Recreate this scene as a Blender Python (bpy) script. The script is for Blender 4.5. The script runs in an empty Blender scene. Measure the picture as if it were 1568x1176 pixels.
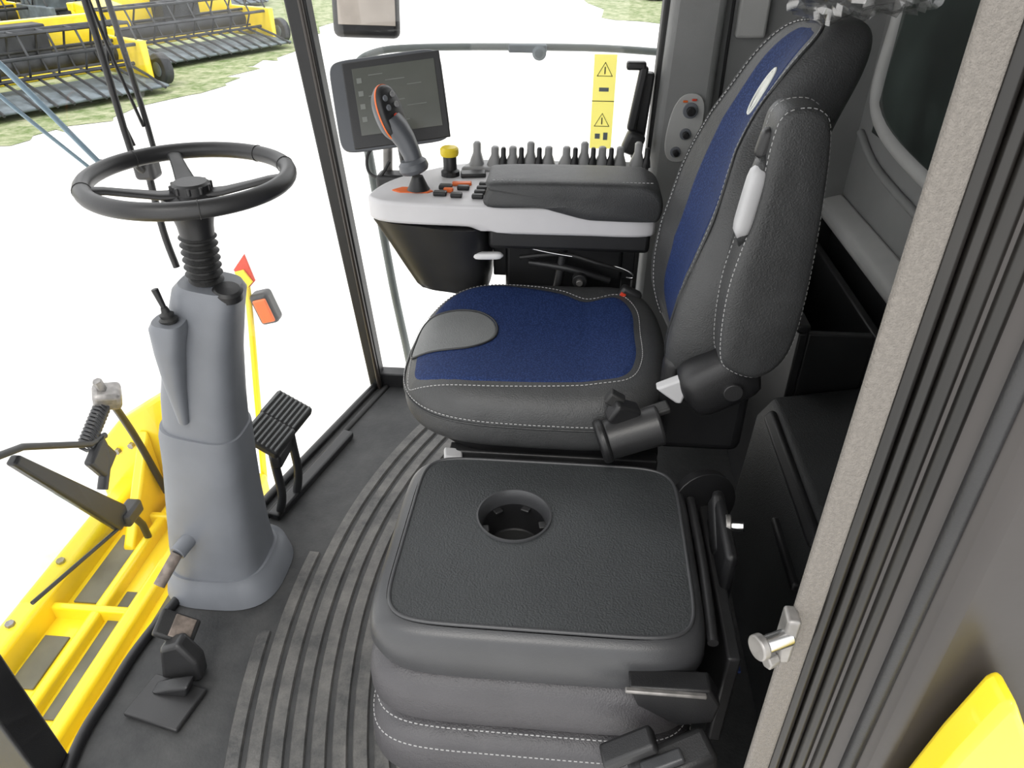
import bpy, bmesh, math, random
from mathutils import Vector, Matrix, Euler, noise
random.seed(7)
sc=bpy.context.scene
try:
    sc.view_settings.view_transform='Standard'
except Exception: pass
# ------------------------------------------------------------ materials
def mat(name,col,rough=0.5,metal=0.0,bump=0.0,bscale=200,var=0.0,vscale=8,coat=0.0,spec=0.5,col2=None,vmin=0.4,vmax=0.65,detail=4,nrough=0.5,wrinkle=0.0):
    m=bpy.data.materials.new(name); m.use_nodes=True
    nt=m.node_tree; b=nt.nodes['Principled BSDF']
    b.inputs['Base Color'].default_value=(*col,1)
    b.inputs['Roughness'].default_value=rough
    b.inputs['Metallic'].default_value=metal
    b.inputs['Coat Weight'].default_value=coat
    b.inputs['Specular IOR Level'].default_value=spec
    tc=nt.nodes.new('ShaderNodeTexCoord')
    if var>0 or col2:
        n=nt.nodes.new('ShaderNodeTexNoise'); n.inputs['Scale'].default_value=vscale; n.inputs['Detail'].default_value=detail; n.inputs['Roughness'].default_value=nrough
        nt.links.new(tc.outputs['Object'],n.inputs['Vector'])
        r=nt.nodes.new('ShaderNodeValToRGB')
        c2=col2 if col2 else tuple(min(1,c*(1+var)) for c in col)
        c1=col if col2 else tuple(c*(1-var) for c in col)
        r.color_ramp.elements[0].color=(*c1,1); r.color_ramp.elements[1].color=(*c2,1)
        r.color_ramp.elements[0].position=vmin; r.color_ramp.elements[1].position=vmax
        nt.links.new(n.outputs['Fac'],r.inputs['Fac']); nt.links.new(r.outputs['Color'],b.inputs['Base Color'])
    if bump>0:
        n2=nt.nodes.new('ShaderNodeTexNoise'); n2.inputs['Scale'].default_value=bscale; n2.inputs['Detail'].default_value=2
        nt.links.new(tc.outputs['Object'],n2.inputs['Vector'])
        bp=nt.nodes.new('ShaderNodeBump'); bp.inputs['Strength'].default_value=bump; bp.inputs['Distance'].default_value=0.002
        nt.links.new(n2.outputs['Fac'],bp.inputs['Height'])
        if wrinkle>0:
            n3=nt.nodes.new('ShaderNodeTexNoise'); n3.inputs['Scale'].default_value=9; n3.inputs['Detail'].default_value=3; n3.inputs['Distortion'].default_value=1.5
            nt.links.new(tc.outputs['Object'],n3.inputs['Vector'])
            b3=nt.nodes.new('ShaderNodeBump'); b3.inputs['Strength'].default_value=wrinkle; b3.inputs['Distance'].default_value=0.02
            nt.links.new(n3.outputs['Fac'],b3.inputs['Height']); nt.links.new(b3.outputs['Normal'],bp.inputs['Normal'])
        nt.links.new(bp.outputs['Normal'],b.inputs['Normal'])
    return m
def glassmat(name,tint=(1,1,1),refl=0.05):
    m=bpy.data.materials.new(name); m.use_nodes=True; nt=m.node_tree
    for n in list(nt.nodes): nt.nodes.remove(n)
    o=nt.nodes.new('ShaderNodeOutputMaterial'); t=nt.nodes.new('ShaderNodeBsdfTransparent'); g=nt.nodes.new('ShaderNodeBsdfGlossy'); mx=nt.nodes.new('ShaderNodeMixShader')
    t.inputs['Color'].default_value=(*tint,1); g.inputs['Roughness'].default_value=0.02; mx.inputs['Fac'].default_value=refl
    nt.links.new(t.outputs[0],mx.inputs[1]); nt.links.new(g.outputs[0],mx.inputs[2]); nt.links.new(mx.outputs[0],o.inputs['Surface'])
    return m
def meshfabric(name,c1,c2,scale=260):
    m=mat(name,c1,0.75); nt=m.node_tree; b=nt.nodes['Principled BSDF']
    tc=nt.nodes.new('ShaderNodeTexCoord'); v=nt.nodes.new('ShaderNodeTexVoronoi'); v.inputs['Scale'].default_value=scale
    nt.links.new(tc.outputs['Object'],v.inputs['Vector'])
    r=nt.nodes.new('ShaderNodeValToRGB'); r.color_ramp.elements[0].color=(*c2,1); r.color_ramp.elements[1].color=(*c1,1); r.color_ramp.elements[0].position=0.1; r.color_ramp.elements[1].position=0.6
    nt.links.new(v.outputs['Distance'],r.inputs['Fac']); nt.links.new(r.outputs['Color'],b.inputs['Base Color'])
    bp=nt.nodes.new('ShaderNodeBump'); bp.inputs['Strength'].default_value=0.5; bp.inputs['Distance'].default_value=0.001
    nt.links.new(v.outputs['Distance'],bp.inputs['Height']); nt.links.new(bp.outputs['Normal'],b.inputs['Normal'])
    b.inputs['Specular IOR Level'].default_value=0.3
    return m
M={}
M['col']=mat('column_grey_plastic',(0.150,0.160,0.178),0.42,bump=0.15,bscale=900,var=0.06)
M['colL']=mat('console_light_grey',(0.60,0.59,0.60),0.42,bump=0.08,bscale=900,var=0.03)
M['blk']=mat('black_plastic',(0.012,0.012,0.013),0.42,bump=0.2,bscale=600,var=0.2)
M['blk2']=mat('black_satin',(0.020,0.020,0.021),0.40,bump=0.15,bscale=500,var=0.2)
M['rub']=mat('black_rubber',(0.016,0.016,0.016),0.55,bump=0.3,bscale=300,var=0.3)
M['seal']=mat('door_seal_rubber',(0.010,0.009,0.008),0.3,var=0.4,vscale=5)
M['lea']=mat('grey_leather',(0.041,0.042,0.043),0.47,bump=0.55,bscale=420,var=0.10,vscale=14,wrinkle=.12)
M['lea2']=mat('dark_leather',(0.026,0.027,0.028),0.42,bump=0.5,bscale=420,var=0.10)
M['leaP']=mat('passenger_leather',(0.050,0.048,0.052),0.45,bump=0.5,bscale=420,var=0.08,wrinkle=.18)
M['patch']=mat('patch_leather',(0.15,0.155,0.155),0.5,bump=0.4,bscale=420,var=0.06)
M['blue']=meshfabric('blue_mesh_fabric',(0.006,0.018,0.075),(0.020,0.045,0.15))
M['stitch']=mat('white_thread',(0.40,0.40,0.40),0.7)
M['logo']=mat('logo_white_thread',(0.70,0.71,0.66),0.7)
M['tray']=mat('tray_textured_black',(0.034,0.037,0.039),0.5,bump=0.9,bscale=320,var=0.12,vscale=5)
M['trayE']=mat('tray_edge_plastic',(0.044,0.045,0.048),0.36,bump=0.15,bscale=600,var=0.08)
M['mat']=mat('floor_rubber_mat',(0.025,0.026,0.027),0.6,bump=0.4,bscale=160,col2=(0.060,0.060,0.059),vscale=9,vmin=0.4,vmax=0.8,detail=12,nrough=.7)
M['rib']=mat('floor_mat_rib',(0.036,0.037,0.038),0.55,bump=0.5,bscale=200,col2=(0.21,0.20,0.185),vscale=5.5,vmin=0.38,vmax=0.80,detail=14,nrough=.80)
M['fab']=mat('pillar_fabric',(0.18,0.165,0.148),0.95,bump=0.9,bscale=700,var=0.08,vscale=300)
M['wall']=mat('cab_trim_grey',(0.22,0.222,0.22),0.6,bump=0.3,bscale=600,var=0.05)
M['wallL']=mat('cab_trim_light',(0.42,0.42,0.41),0.55,bump=0.2,bscale=600,var=0.05)
M['frame']=mat('frame_dark_metal',(0.035,0.028,0.024),0.35,var=0.2,vscale=3)
M['jamb']=mat('jamb_grey_paint',(0.040,0.035,0.033),0.33,bump=0.1,bscale=60,var=0.15,vscale=3)
M['yel']=mat('yellow_paint',(0.90,0.68,0.02),0.35,var=0.06,vscale=4,coat=0.3)
M['org']=mat('orange_plastic',(0.75,0.14,0.02),0.4,var=0.03)
M['red']=mat('red_plastic',(0.62,0.05,0.02),0.4,var=0.03)
M['ylk']=mat('yellow_knob',(0.85,0.65,0.03),0.4,var=0.03)
M['chr']=mat('chrome',(0.60,0.60,0.60),0.22,metal=1.0,var=0.05)
M['steel']=mat('worn_steel',(0.26,0.25,0.24),0.45,metal=0.7,var=0.2,vscale=40)
M['rust']=mat('worn_brown_grip',(0.16,0.13,0.11),0.55,var=0.3,vscale=60)
M['grip']=mat('light_grey_grip',(0.46,0.46,0.47),0.4,var=0.04)
M['white']=mat('white_tag',(0.75,0.75,0.75),0.5,var=0.04)
M['lev']=mat('lever_silver_grey',(0.26,0.26,0.26),0.4,var=0.08)
M['joy']=mat('joystick_grey',(0.085,0.09,0.10),0.4,var=0.06)
M['scr']=mat('screen_glass',(0.095,0.10,0.088),0.2,var=0.12,vscale=5)
M['scrUI']=mat('screen_ui_lines',(0.17,0.18,0.165),0.3)
M['glass']=glassmat('window_glass')
M['lens']=glassmat('clear_lens_panel',(0.86,0.9,0.9),0.12)
M['dglass']=mat('dark_rear_glass',(0.03,0.042,0.037),0.12,var=0.6,vscale=3)
M['gravel']=mat('pale_gravel_ground',(0.46,0.45,0.43),0.95,bump=0.3,bscale=30,col2=(0.84,0.83,0.81),vscale=1.6,detail=15,nrough=.7,vmin=0.28,vmax=0.50)
M['grass']=mat('grass_ground',(0.12,0.18,0.05),0.95,col2=(0.44,0.44,0.30),vscale=3.5,detail=15,nrough=.75,vmin=0.40,vmax=0.66)
M['mach']=mat('machine_black',(0.035,0.038,0.042),0.6,var=0.4,vscale=3)
M['mgrey']=mat('machine_grey',(0.14,0.17,0.19),0.6,var=0.3,vscale=3)
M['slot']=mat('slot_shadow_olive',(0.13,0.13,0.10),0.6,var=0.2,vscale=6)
M['bladeb']=mat('wiper_blade_blue_grey',(0.22,0.32,0.40),0.5,var=0.05)
def translucent_sticker():
    m=mat('sticker_yellow',(0.95,0.86,0.22),0.5); nt=m.node_tree; b=nt.nodes['Principled BSDF']; o=[n for n in nt.nodes if n.type=='OUTPUT_MATERIAL'][0]
    t=nt.nodes.new('ShaderNodeBsdfTranslucent'); t.inputs['Color'].default_value=(0.95,0.86,0.22,1)
    mx=nt.nodes.new('ShaderNodeMixShader'); mx.inputs['Fac'].default_value=.42
    nt.links.new(b.outputs[0],mx.inputs[1]); nt.links.new(t.outputs[0],mx.inputs[2]); nt.links.new(mx.outputs[0],o.inputs['Surface'])
    return m
M['stick']=translucent_sticker()
M['mir']=mat('mirror_face',(0.42,0.37,0.32),0.2,metal=0.3,var=0.1,vscale=10)
M['rail']=mat('rail_grey_green',(0.15,0.17,0.165),0.45,var=0.1)
def plastic_wrap():
    m=glassmat('clear_plastic_film',(0.9,0.9,0.9),0.25)
    for n in m.node_tree.nodes:
        if n.type=='BSDF_GLOSSY': n.inputs['Roughness'].default_value=0.12
    return m
M['film']=plastic_wrap()
# ------------------------------------------------------------ helpers
def group(name):
    e=bpy.data.objects.new(name,None); sc.collection.objects.link(e); e.empty_display_size=0.1; return e
def mk(name,verts,faces,m,parent=None,smooth=True,bevel=0,bseg=3,angle=40):
    me=bpy.data.meshes.new(name); me.from_pydata([tuple(v) for v in verts],[],faces); 
    bm=bmesh.new(); bm.from_mesh(me); bmesh.ops.recalc_face_normals(bm,faces=bm.faces); bm.to_mesh(me); bm.free()
    o=bpy.data.objects.new(name,me); sc.collection.objects.link(o)
    ms=m if isinstance(m,list) else [m]
    for x in ms: me.materials.append(x)
    if bevel>0:
        b=o.modifiers.new('bev','BEVEL'); b.width=bevel; b.segments=bseg; b.limit_method='ANGLE'; b.angle_limit=math.radians(30)
    if smooth:
        for p in me.polygons: p.use_smooth=True
        try: me.set_sharp_from_angle(angle=math.radians(angle))
        except Exception: pass
    if parent: o.parent=parent
    return o
def box(name,c,s,m,parent=None,bevel=0.004,rot=(0,0,0),R=None):
    R=R or Euler([math.radians(a) for a in rot]).to_matrix()
    vs=[]
    for x in(-.5,.5):
        for y in(-.5,.5):
            for z in(-.5,.5): vs.append(Vector(c)+R@Vector((x*s[0],y*s[1],z*s[2])))
    f=[(0,1,3,2),(4,6,7,5),(0,4,5,1),(2,3,7,6),(0,2,6,4),(1,5,7,3)]
    return mk(name,vs,f,m,parent,bevel=min(bevel,min(s)*0.45))
def loft(name,rings,m,parent=None,caps=True,bevel=0,angle=50,topcap=True):
    n=len(rings[0]); vs=[v for r in rings for v in r]; fs=[]
    for i in range(len(rings)-1):
        for j in range(n):
            fs.append((i*n+j,i*n+(j+1)%n,(i+1)*n+(j+1)%n,(i+1)*n+j))
    if caps:
        fs.append(tuple(range(n)))
        if topcap: fs.append(tuple(range((len(rings)-1)*n,len(rings)*n)))
    return mk(name,vs,fs,m,parent,bevel=bevel,angle=angle)
def sring(c,a,b,n=2.0,k=40,U=(1,0,0),V=(0,1,0)):
    U=Vector(U);V=Vector(V);c=Vector(c);out=[]
    for i in range(k):
        t=2*math.pi*i/k; ct,st=math.cos(t),math.sin(t)
        out.append(c+U*(a*math.copysign(abs(ct)**(2/n),ct))+V*(b*math.copysign(abs(st)**(2/n),st)))
    return out
def catmull(p,k=8,closed=False):
    p=[Vector(q) for q in p]; n=len(p); out=[]
    rng=n if closed else n-1
    for i in range(rng):
        g=lambda j: p[j%n] if closed else p[max(0,min(n-1,j))]
        a,b,c,d=g(i-1),g(i),g(i+1),g(i+2)
        for s in range(k):
            t=s/k
            out.append(0.5*((2*b)+(c-a)*t+(2*a-5*b+4*c-d)*t*t+(3*b-a-3*c+d)*t**3))
    if not closed: out.append(p[-1])
    return out
def tube(name,pts,r,m,parent=None,smooth=0,seg=12,closed=False,flat=1.0):
    P=catmull(pts,smooth,closed) if smooth else [Vector(q) for q in pts]
    n=len(P); rings=[]; N=None
    for i in range(n):
        a=P[(i-1)%n] if (closed or i>0) else P[i]; b=P[(i+1)%n] if (closed or i<n-1) else P[i]
        T=(b-a).normalized()
        if N is None: N=T.orthogonal().normalized()
        else: N=(N-T*N.dot(T)).normalized()
        B=T.cross(N)
        rr=(r[i] if isinstance(r,(list,tuple)) else r)
        rings.append([P[i]+N*(rr*math.cos(2*math.pi*k/seg))+B*(rr*flat*math.sin(2*math.pi*k/seg)) for k in range(seg)])
    if closed:
        vs=[v for q in rings for v in q]; fs=[]
        for i in range(n):
            for j in range(seg):
                i2=(i+1)%n
                fs.append((i*seg+j,i*seg+(j+1)%seg,i2*seg+(j+1)%seg,i2*seg+j))
        return mk(name,vs,fs,m,parent,angle=80)
    return loft(name,rings,m,parent,angle=60)
def cyl(name,p0,p1,r,m,parent=None,r2=None,seg=28,bevel=0.0015):
    p0=Vector(p0);p1=Vector(p1);T=(p1-p0).normalized();N=T.orthogonal().normalized();B=T.cross(N); r2=r if r2 is None else r2
    f=lambda c,q:[c+N*(q*math.cos(2*math.pi*k/seg))+B*(q*math.sin(2*math.pi*k/seg)) for k in range(seg)]
    return loft(name,[f(p0,r),f(p1,r2)],m,parent,bevel=bevel)
def lathe(name,c,prof,m,parent=None,axis=(0,0,1),seg=40):
    T=Vector(axis).normalized();N=T.orthogonal().normalized();B=T.cross(N);c=Vector(c)
    rings=[[c+T*h+N*(r*math.cos(2*math.pi*k/seg))+B*(r*math.sin(2*math.pi*k/seg)) for k in range(seg)] for r,h in prof]
    return loft(name,rings,m,parent,angle=35)
def extr(name,poly,plane,v0,v1,m,parent=None,bevel=0.004,smoothk=0):
    if smoothk: poly=[(q[0],q[1]) for q in catmull([(p[0],p[1],0) for p in poly],smoothk,True)]
    def P(a,b,v):
        return {'xz':(a,v,b),'xy':(a,b,v),'yz':(v,a,b)}[plane]
    n=len(poly); vs=[P(a,b,v0) for a,b in poly]+[P(a,b,v1) for a,b in poly]
    fs=[tuple(range(n)),tuple(range(n,2*n))]+[(i,(i+1)%n,n+(i+1)%n,n+i) for i in range(n)]
    return mk(name,vs,fs,m,parent,bevel=bevel)
class Cush:
    """superelliptic cushion in local frame (u,v,h) with warp"""
    def __init__(s,O,U,V,N,a,b,n,ht,hb,pt=5,detail=lambda u,v:0,warp=lambda u,v,h:(u,v,h)):
        s.O=Vector(O);s.U=Vector(U).normalized();s.V=Vector(V).normalized();s.N=Vector(N).normalized()
        s.a=a;s.b=b;s.n=n;s.ht=ht;s.hb=hb;s.pt=pt;s.detail=detail;s.warp=warp
    def W(s,u,v,h):
        u,v,h=s.warp(u,v,h); return s.O+s.U*u+s.V*v+s.N*h
    def top(s,u,v,off=0):
        rho=min(1,((abs(u)/s.a)**s.n+(abs(v)/s.b)**s.n)**(1/s.n))
        k=(max(0,1-rho**s.pt))**(1/2.6)
        return s.W(u,v,s.ht*k+s.detail(u,v)*k+off)
    def build(s,name,m,parent,K=96):
        vs=[];fs=[]
        rhos=[1-(1-i/26)**2.2 for i in range(1,27)]
        def edge(t):
            ct,st=math.cos(t),math.sin(t)
            return s.a*math.copysign(abs(ct)**(2/s.n),ct),s.b*math.copysign(abs(st)**(2/s.n),st)
        vs.append(s.top(0,0))
        E=[edge(2*math.pi*i/K) for i in range(K)]
        for r in rhos:
            for (u,v) in E: vs.append(s.top(u*r*0.99999,v*r*0.99999))
        for r in reversed(rhos[:-1]):
            k=(1-r**s.pt)**(1/2.6)
            for (u,v) in E: vs.append(s.W(u*r,v*r,-s.hb*k))
        for i in range(K): fs.append((0,1+i,1+(i+1)%K))
        L=2*len(rhos)-1
        for q in range(L-1):
            for i in range(K):
                fs.append((1+q*K+i,1+q*K+(i+1)%K,1+(q+1)*K+(i+1)%K,1+(q+1)*K+i))
        fs.append(tuple(1+(L-1)*K+i for i in range(K)))
        return mk(name,vs,fs,m,parent,angle=180)
    def patch(s,name,poly,m,parent,off=0.0015,rings=24,smoothk=8):
        P=catmull([(p[0],p[1],0) for p in poly],smoothk,True) if smoothk else [Vector((p[0],p[1],0)) for p in poly]
        c=sum(P,Vector())/len(P); n=len(P); vs=[s.top(c.x,c.y,off)]; fs=[]
        for r in range(1,rings+1):
            f=r/rings
            for p in P:
                q=c+(p-c)*f; vs.append(s.top(q.x,q.y,off if r<rings else -0.002))
        for i in range(n): fs.append((0,1+i,1+(i+1)%n))
        for r in range(rings-1):
            for i in range(n): fs.append((1+r*n+i,1+r*n+(i+1)%n,1+(r+1)*n+(i+1)%n,1+(r+1)*n+i))
        return mk(name,vs,fs,m,parent,angle=180)
    def seam(s,name,poly,r,m,parent,off=0.001,closed=True,smoothk=8,dash=False):
        P=catmull([(p[0],p[1],0) for p in poly],smoothk,closed)
        Q=[s.top(p.x,p.y,off) for p in P]
        if not dash: return tube(name,Q,r,m,parent,seg=6,closed=closed)
        return dashes(name,Q,r,m,parent,closed)
def dashes(name,Q,r,m,parent,closed=False,L=0.005,gap=0.0035):
    if closed: Q=Q+[Q[0]]
    d=[0]
    for i in range(1,len(Q)): d.append(d[-1]+(Q[i]-Q[i-1]).length)
    def at(s_):
        for i in range(1,len(Q)):
            if d[i]>=s_: 
                t=(s_-d[i-1])/max(1e-9,d[i]-d[i-1]); return Q[i-1].lerp(Q[i],t)
        return Q[-1]
    vs=[];fs=[];s_=0
    while s_+L<d[-1]:
        a=at(s_);b=at(s_+L);T=(b-a)
        if T.length>1e-6:
            T.normalize();N=T.orthogonal().normalized();B=T.cross(N);k=len(vs)
            for c in(a,b):
                for q in range(4): vs.append(c+N*(r*math.cos(q*math.pi/2))+B*(r*math.sin(q*math.pi/2)))
            for q in range(4): fs.append((k+q,k+(q+1)%4,k+4+(q+1)%4,k+4+q))
            fs.append((k,k+1,k+2,k+3)); fs.append((k+4,k+5,k+6,k+7))
        s_+=L+gap
    return mk(name,vs,fs,m,parent)
ST=.0008
# ------------------------------------------------------------ camera
cam=bpy.data.cameras.new('camera'); co=bpy.data.objects.new('camera',cam); sc.collection.objects.link(co)
cam.sensor_width=36; cam.lens=1127/1568*36; cam.clip_start=0.02; cam.clip_end=500
co.location=(0,0,1.4); co.rotation_euler=(math.radians(57),0,math.radians(5)); sc.camera=co
# ------------------------------------------------------------ world + sun
w=bpy.data.worlds.new('overcast_sky'); sc.world=w; w.use_nodes=True
nt=w.node_tree; bg=nt.nodes['Background']; bg.inputs['Color'].default_value=(0.98,0.985,0.99,1); bg.inputs['Strength'].default_value=2.15
sun=bpy.data.lights.new('sun','SUN'); sun.energy=1.3; sun.angle=math.radians(20); sun.color=(1,0.96,0.90)
so=bpy.data.objects.new('sun',sun); sc.collection.objects.link(so); so.rotation_euler=(Vector((0.1,0.75,-1))).to_track_quat('-Z','Y').to_euler(); so.location=(0,-5,8)
# ------------------------------------------------------------ outside ground
def plane(name,poly,z,m):
    return mk(name,[(x,y,z) for x,y in poly],[tuple(range(len(poly)))],m,smooth=False)
plane('ground',[(-90,-30),(90,-30),(90,140),(-90,140)],-1.9,M['gravel'])
random.seed(3)
def wobble(poly,amp,k=10):
    out=[]
    for i in range(len(poly)):
        a=Vector((*poly[i],0));b=Vector((*poly[(i+1)%len(poly)],0))
        for j in range(k):
            p=a.lerp(b,j/k); out.append((p.x+random.uniform(-amp,amp),p.y+random.uniform(-amp,amp)))
    return out
plane('ground_grass',wobble([(-60,8),(-9.4,11.2),(-8.0,16),(-7.9,22),(-9.0,34),(-14,60),(-60,60)],.35,14),-1.89,M['grass'])
plane('ground_grass.001',wobble([(0.8,29),(6,25),(60,21),(60,90),(-1,90),(-1,50)],.4),-1.89,M['grass'])
# ------------------------------------------------------------ cab shell
base=[(-.84,.42),(-.923,.72),(-.93,.87),(-.917,1.05),(-.83,1.45),(-.705,1.92),(-.655,2.1)]
BC=[(p.x,p.y) for p in catmull([(x,y,0) for x,y in base],8)]
LEAN=0.08
fl=BC+[(0.75,2.1),(0.75,.45)]
n=len(fl)
mk('floor',[(x,y,-0.002) for x,y in fl]+[(x,y,-0.06) for x,y in fl],[tuple(range(n)),tuple(range(n,2*n))]+[(i,(i+1)%n,n+(i+1)%n,n+i) for i in range(n)],M['mat'],smooth=False)
vs=[];fs=[];Z=[0.03+i*(1.87/10) for i in range(11)]
for z in Z:
    for x,y in BC: vs.append((x-LEAN*z,y,z))
nb=len(BC)
for i in range(10):
    for j in range(nb-1): fs.append((i*nb+j,i*nb+j+1,(i+1)*nb+j+1,(i+1)*nb+j))
mk('window_1',vs,fs,M['glass'],angle=180)
mk('window_2',[(-.655,2.12,.05),(.22,2.12,.05),(.22,2.12,1.88),(-.80,2.12,1.88)],[(0,1,2,3)],M['glass'],smooth=False)
r=[(x,y,0.006) for x,y in BC]
tube('trim_1',r,0.012,M['blk'],seg=8)
tube('trim_2',[(x+0.035,y-0.008,0.0) for x,y in BC[26:]],0.010,M['rub'],seg=8)
cl=[(x-LEAN*1.9,y) for x,y in BC]+[(0.85,2.2),(0.85,.45)]
n=len(cl)
mk('ceiling',[(x,y,1.9) for x,y in cl]+[(x,y,1.96) for x,y in cl],[tuple(range(n)),tuple(range(n,2*n))]+[(i,(i+1)%n,n+(i+1)%n,n+i) for i in range(n)],M['wall'],smooth=False)
def pillar(name,p0,p1,sx,sy,m,bev=0.006,sx1=None):
    rings=[]
    for p,s in((p0,sx),(p1,sx1 or sx)):
        p=Vector(p); rings.append([p+Vector((-s/2,-sy/2,0)),p+Vector((s/2,-sy/2,0)),p+Vector((s/2,sy/2,0)),p+Vector((-s/2,sy/2,0))])
    return loft(name,rings,m,bevel=bev)
pillar('trim_3',(-.652,2.11,-.02),(-.805,2.11,1.9),.044,.05,M['blk'],sx1=.070)
pillar('trim_4',(-.640,2.080,0.0),(-.787,2.080,1.9),.012,.02,M['frame'])
pillar('trim_5',(-.95,.70,-.3),(-1.08,.70,1.9),.07,.07,M['blk'])
box('trim_6',(-.22,2.12,.015),(.86,.05,.07),M['blk'])
pillar('trim_7',(.185,2.10,-.02),(.225,2.10,1.9),.025,.06,M['rub'])
wr=group('wall_right')
box('panel',(.49,2.13,.94),(.55,.06,1.92),M['wall'],wr)
extr('column_cover',[(.195,0),(.20,.8),(.235,1.9),(.36,1.9),(.345,1.1),(.335,0)],'xz',2.03,2.11,M['wall'],wr,bevel=0.02)
box('light_insert',(.42,2.085,1.38),(.075,.03,.52),M['wallL'],wr,bevel=.008)
box('panel_groove',(.372,2.098,1.2),(.008,.006,1.3),M['blk2'],wr,bevel=.002)
wb=group('wall_rear')
box('panel',(.78,1.28,.94),(.06,1.7,1.92),M['wall'],wb)
def ribbon_loop(name,pts,r,m,par): return tube(name,pts,r,m,par,smooth=8,closed=True,seg=10)
box('rear_glass',(.745,1.55,1.27),(.012,.86,.70),M['dglass'],wb,bevel=.002)
ribbon_loop('window_moulding',[(.745,1.98,.97),(.745,2.0,1.2),(.745,1.98,1.6),(.745,1.5,1.64),(.745,1.13,1.6),(.745,1.10,1.2),(.745,1.14,.93),(.745,1.55,.91)],.020,M['wallL'],wb)
tube('lower_moulding',[(.742,2.06,.90),(.742,1.9,.855),(.742,1.6,.835),(.742,1.2,.82)],.010,M['wall'],wb,smooth=6)
extr('light_ledge',[(.690,.70),(.705,.712),(.75,.725),(.75,.66),(.705,.655),(.690,.67)],'xz',1.0,2.1,M['wallL'],wb,bevel=.01)
box('lower_dark_panel',(.742,1.5,.33),(.012,1.15,.66),M['blk2'],wb)
box('lower_dark_panel_right',(.45,2.092,.33),(.60,.012,.66),M['blk2'],wb)
wl=group('wall_left')
box('panel',(.52,.50,.85),(.52,.05,2.1),M['jamb'],wl)
bp_=[(.30,.64),(.2065,.452),(.208,.447),(.229,.447),(.24,.47),(.34,.62)]
extr('fabric_trim',bp_,'xy',-.1,1.9,M['fab'],wl,bevel=.003)
for i,(x,y,rr) in enumerate([(.2345,.4505,.0058),(.2465,.449,.0052),(.257,.445,.0062),(.269,.437,.006)]):
    cyl('seal_%d'%(i+1),(x,y,-.1),(x,y,1.9),rr,M['seal'],wl,seg=16,bevel=0)
extr('jamb_frame',[(.238,.455),(.262,.440),(.285,.425),(.30,.40),(.46,.385),(.46,.48),(.26,.49)],'xy',-.3,1.9,M['jamb'],wl,bevel=.008)
cyl('seal_5',(.287,.42,-.3),(.287,.42,1.9),.007,M['blk2'],wl,seg=16,bevel=0)
extr('exterior_body_panel',[(.300,.70),(.318,.84),(.330,.905),(.337,.915),(.345,.902),(.38,.84),(.46,.74),(.46,-.1),(.300,-.1)],'xz',.352,.384,M['yel'],None,bevel=.006)
st=group('door_striker')
box('plate',(.204,.443,.862),(.012,.02,.055),M['steel'],st,.003)
cyl('pin',(.205,.438,.866),(.178,.425,.866),.008,M['chr'],st)
cyl('pin_cap',(.180,.426,.866),(.173,.4225,.866),.0115,M['steel'],st)
cyl('bolt',(.198,.436,.838),(.188,.430,.838),.007,M['steel'],st,seg=6)
# ------------------------------------------------------------ floor mat ribs
fm=group('floor_mat')
CX,CY=1.14,1.20
vs=[];fs=[]
for k in range(10):
    R_=1.440+0.041*k
    k0=len(vs); N_=90
    a0,a1=(-0.55,0.52) if k<8 else (-.5,.06) if k==8 else (-.45,-.08)
    for i in range(N_+1):
        a=a0+(a1-a0)*i/N_
        for rr,h in((R_-.0155,-.001),(R_-.0125,.0050),(R_+.0125,.0050),(R_+.0155,-.001)):
            vs.append((CX-rr*math.cos(a),CY+rr*math.sin(a),h))
    for i in range(N_):
        for j in range(3):
            b=k0+i*4; fs.append((b+j,b+j+1,b+4+j+1,b+4+j))
mk('ribs',vs,fs,M['rib'],fm,angle=30)
extr('sill_strip',[(-.79,1.42),(-.755,1.41),(-.655,1.80),(-.69,1.81)],'xy',0,.022,M['blk'],fm,bevel=.006)
# ------------------------------------------------------------ steering column
scg=group('steering_column')
def cring(c,a,b,n=3.2,tilt=10,k=48):
    t=math.radians(tilt); return sring(c,a,b,n,k,U=(math.cos(t),0,-math.sin(t)))
loft('base_flange',[sring((-.815,1.235,.0),.142,.130,3,48),sring((-.815,1.235,.05),.132,.120,3,48),sring((-.815,1.23,.06),.124,.110,3,48),sring((-.815,1.225,.075),.118,.102,3,48)],M['col'],scg)
loft('lower_shell',[cring((-.816,1.225,.05),.112,.098,tilt=0),cring((-.810,1.222,.14),.106,.092,tilt=3),cring((-.795,1.22,.26),.097,.084,tilt=6),cring((-.780,1.22,.37),.091,.078),cring((-.770,1.22,.450),.089,.076),cring((-.766,1.22,.472),.086,.073),cring((-.766,1.22,.475),.078,.062)],M['col'],scg)
loft('upper_shell',[cring((-.770,1.22,.44),.082,.069),cring((-.752,1.22,.55),.078,.067),cring((-.726,1.22,.66),.070,.063),cring((-.698,1.22,.75),.064,.060),cring((-.684,1.22,.79),.062,.057),cring((-.680,1.22,.803),.053,.049)],M['col'],scg)
loft('stalk_pod',[cring((-.770,1.150,.52),.010,.01,2.2),cring((-.763,1.148,.61),.019,.020,2.4),cring((-.752,1.145,.69),.026,.028,2.6),cring((-.740,1.143,.745),.031,.033,2.8),cring((-.736,1.143,.758),.027,.029,2.8)],M['col'],scg)
lathe('stalk_boot',(-.735,1.143,.756),[(.016,0),(.017,.006),(.012,.01),(.013,.016),(.008,.02),(.006,.03)],M['rub'],scg,axis=(-.1,0,1))
cyl('stalk_lever',(-.737,1.143,.78),(-.746,1.143,.822),.0045,M['blk'],scg,r2=.0065)
lathe('column_cap',(-.640,1.20,.793),[(.028,-.01),(.028,.004),(.022,.009),(.0,.010)],M['blk'],scg,axis=(.17,-.15,1))
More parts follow.
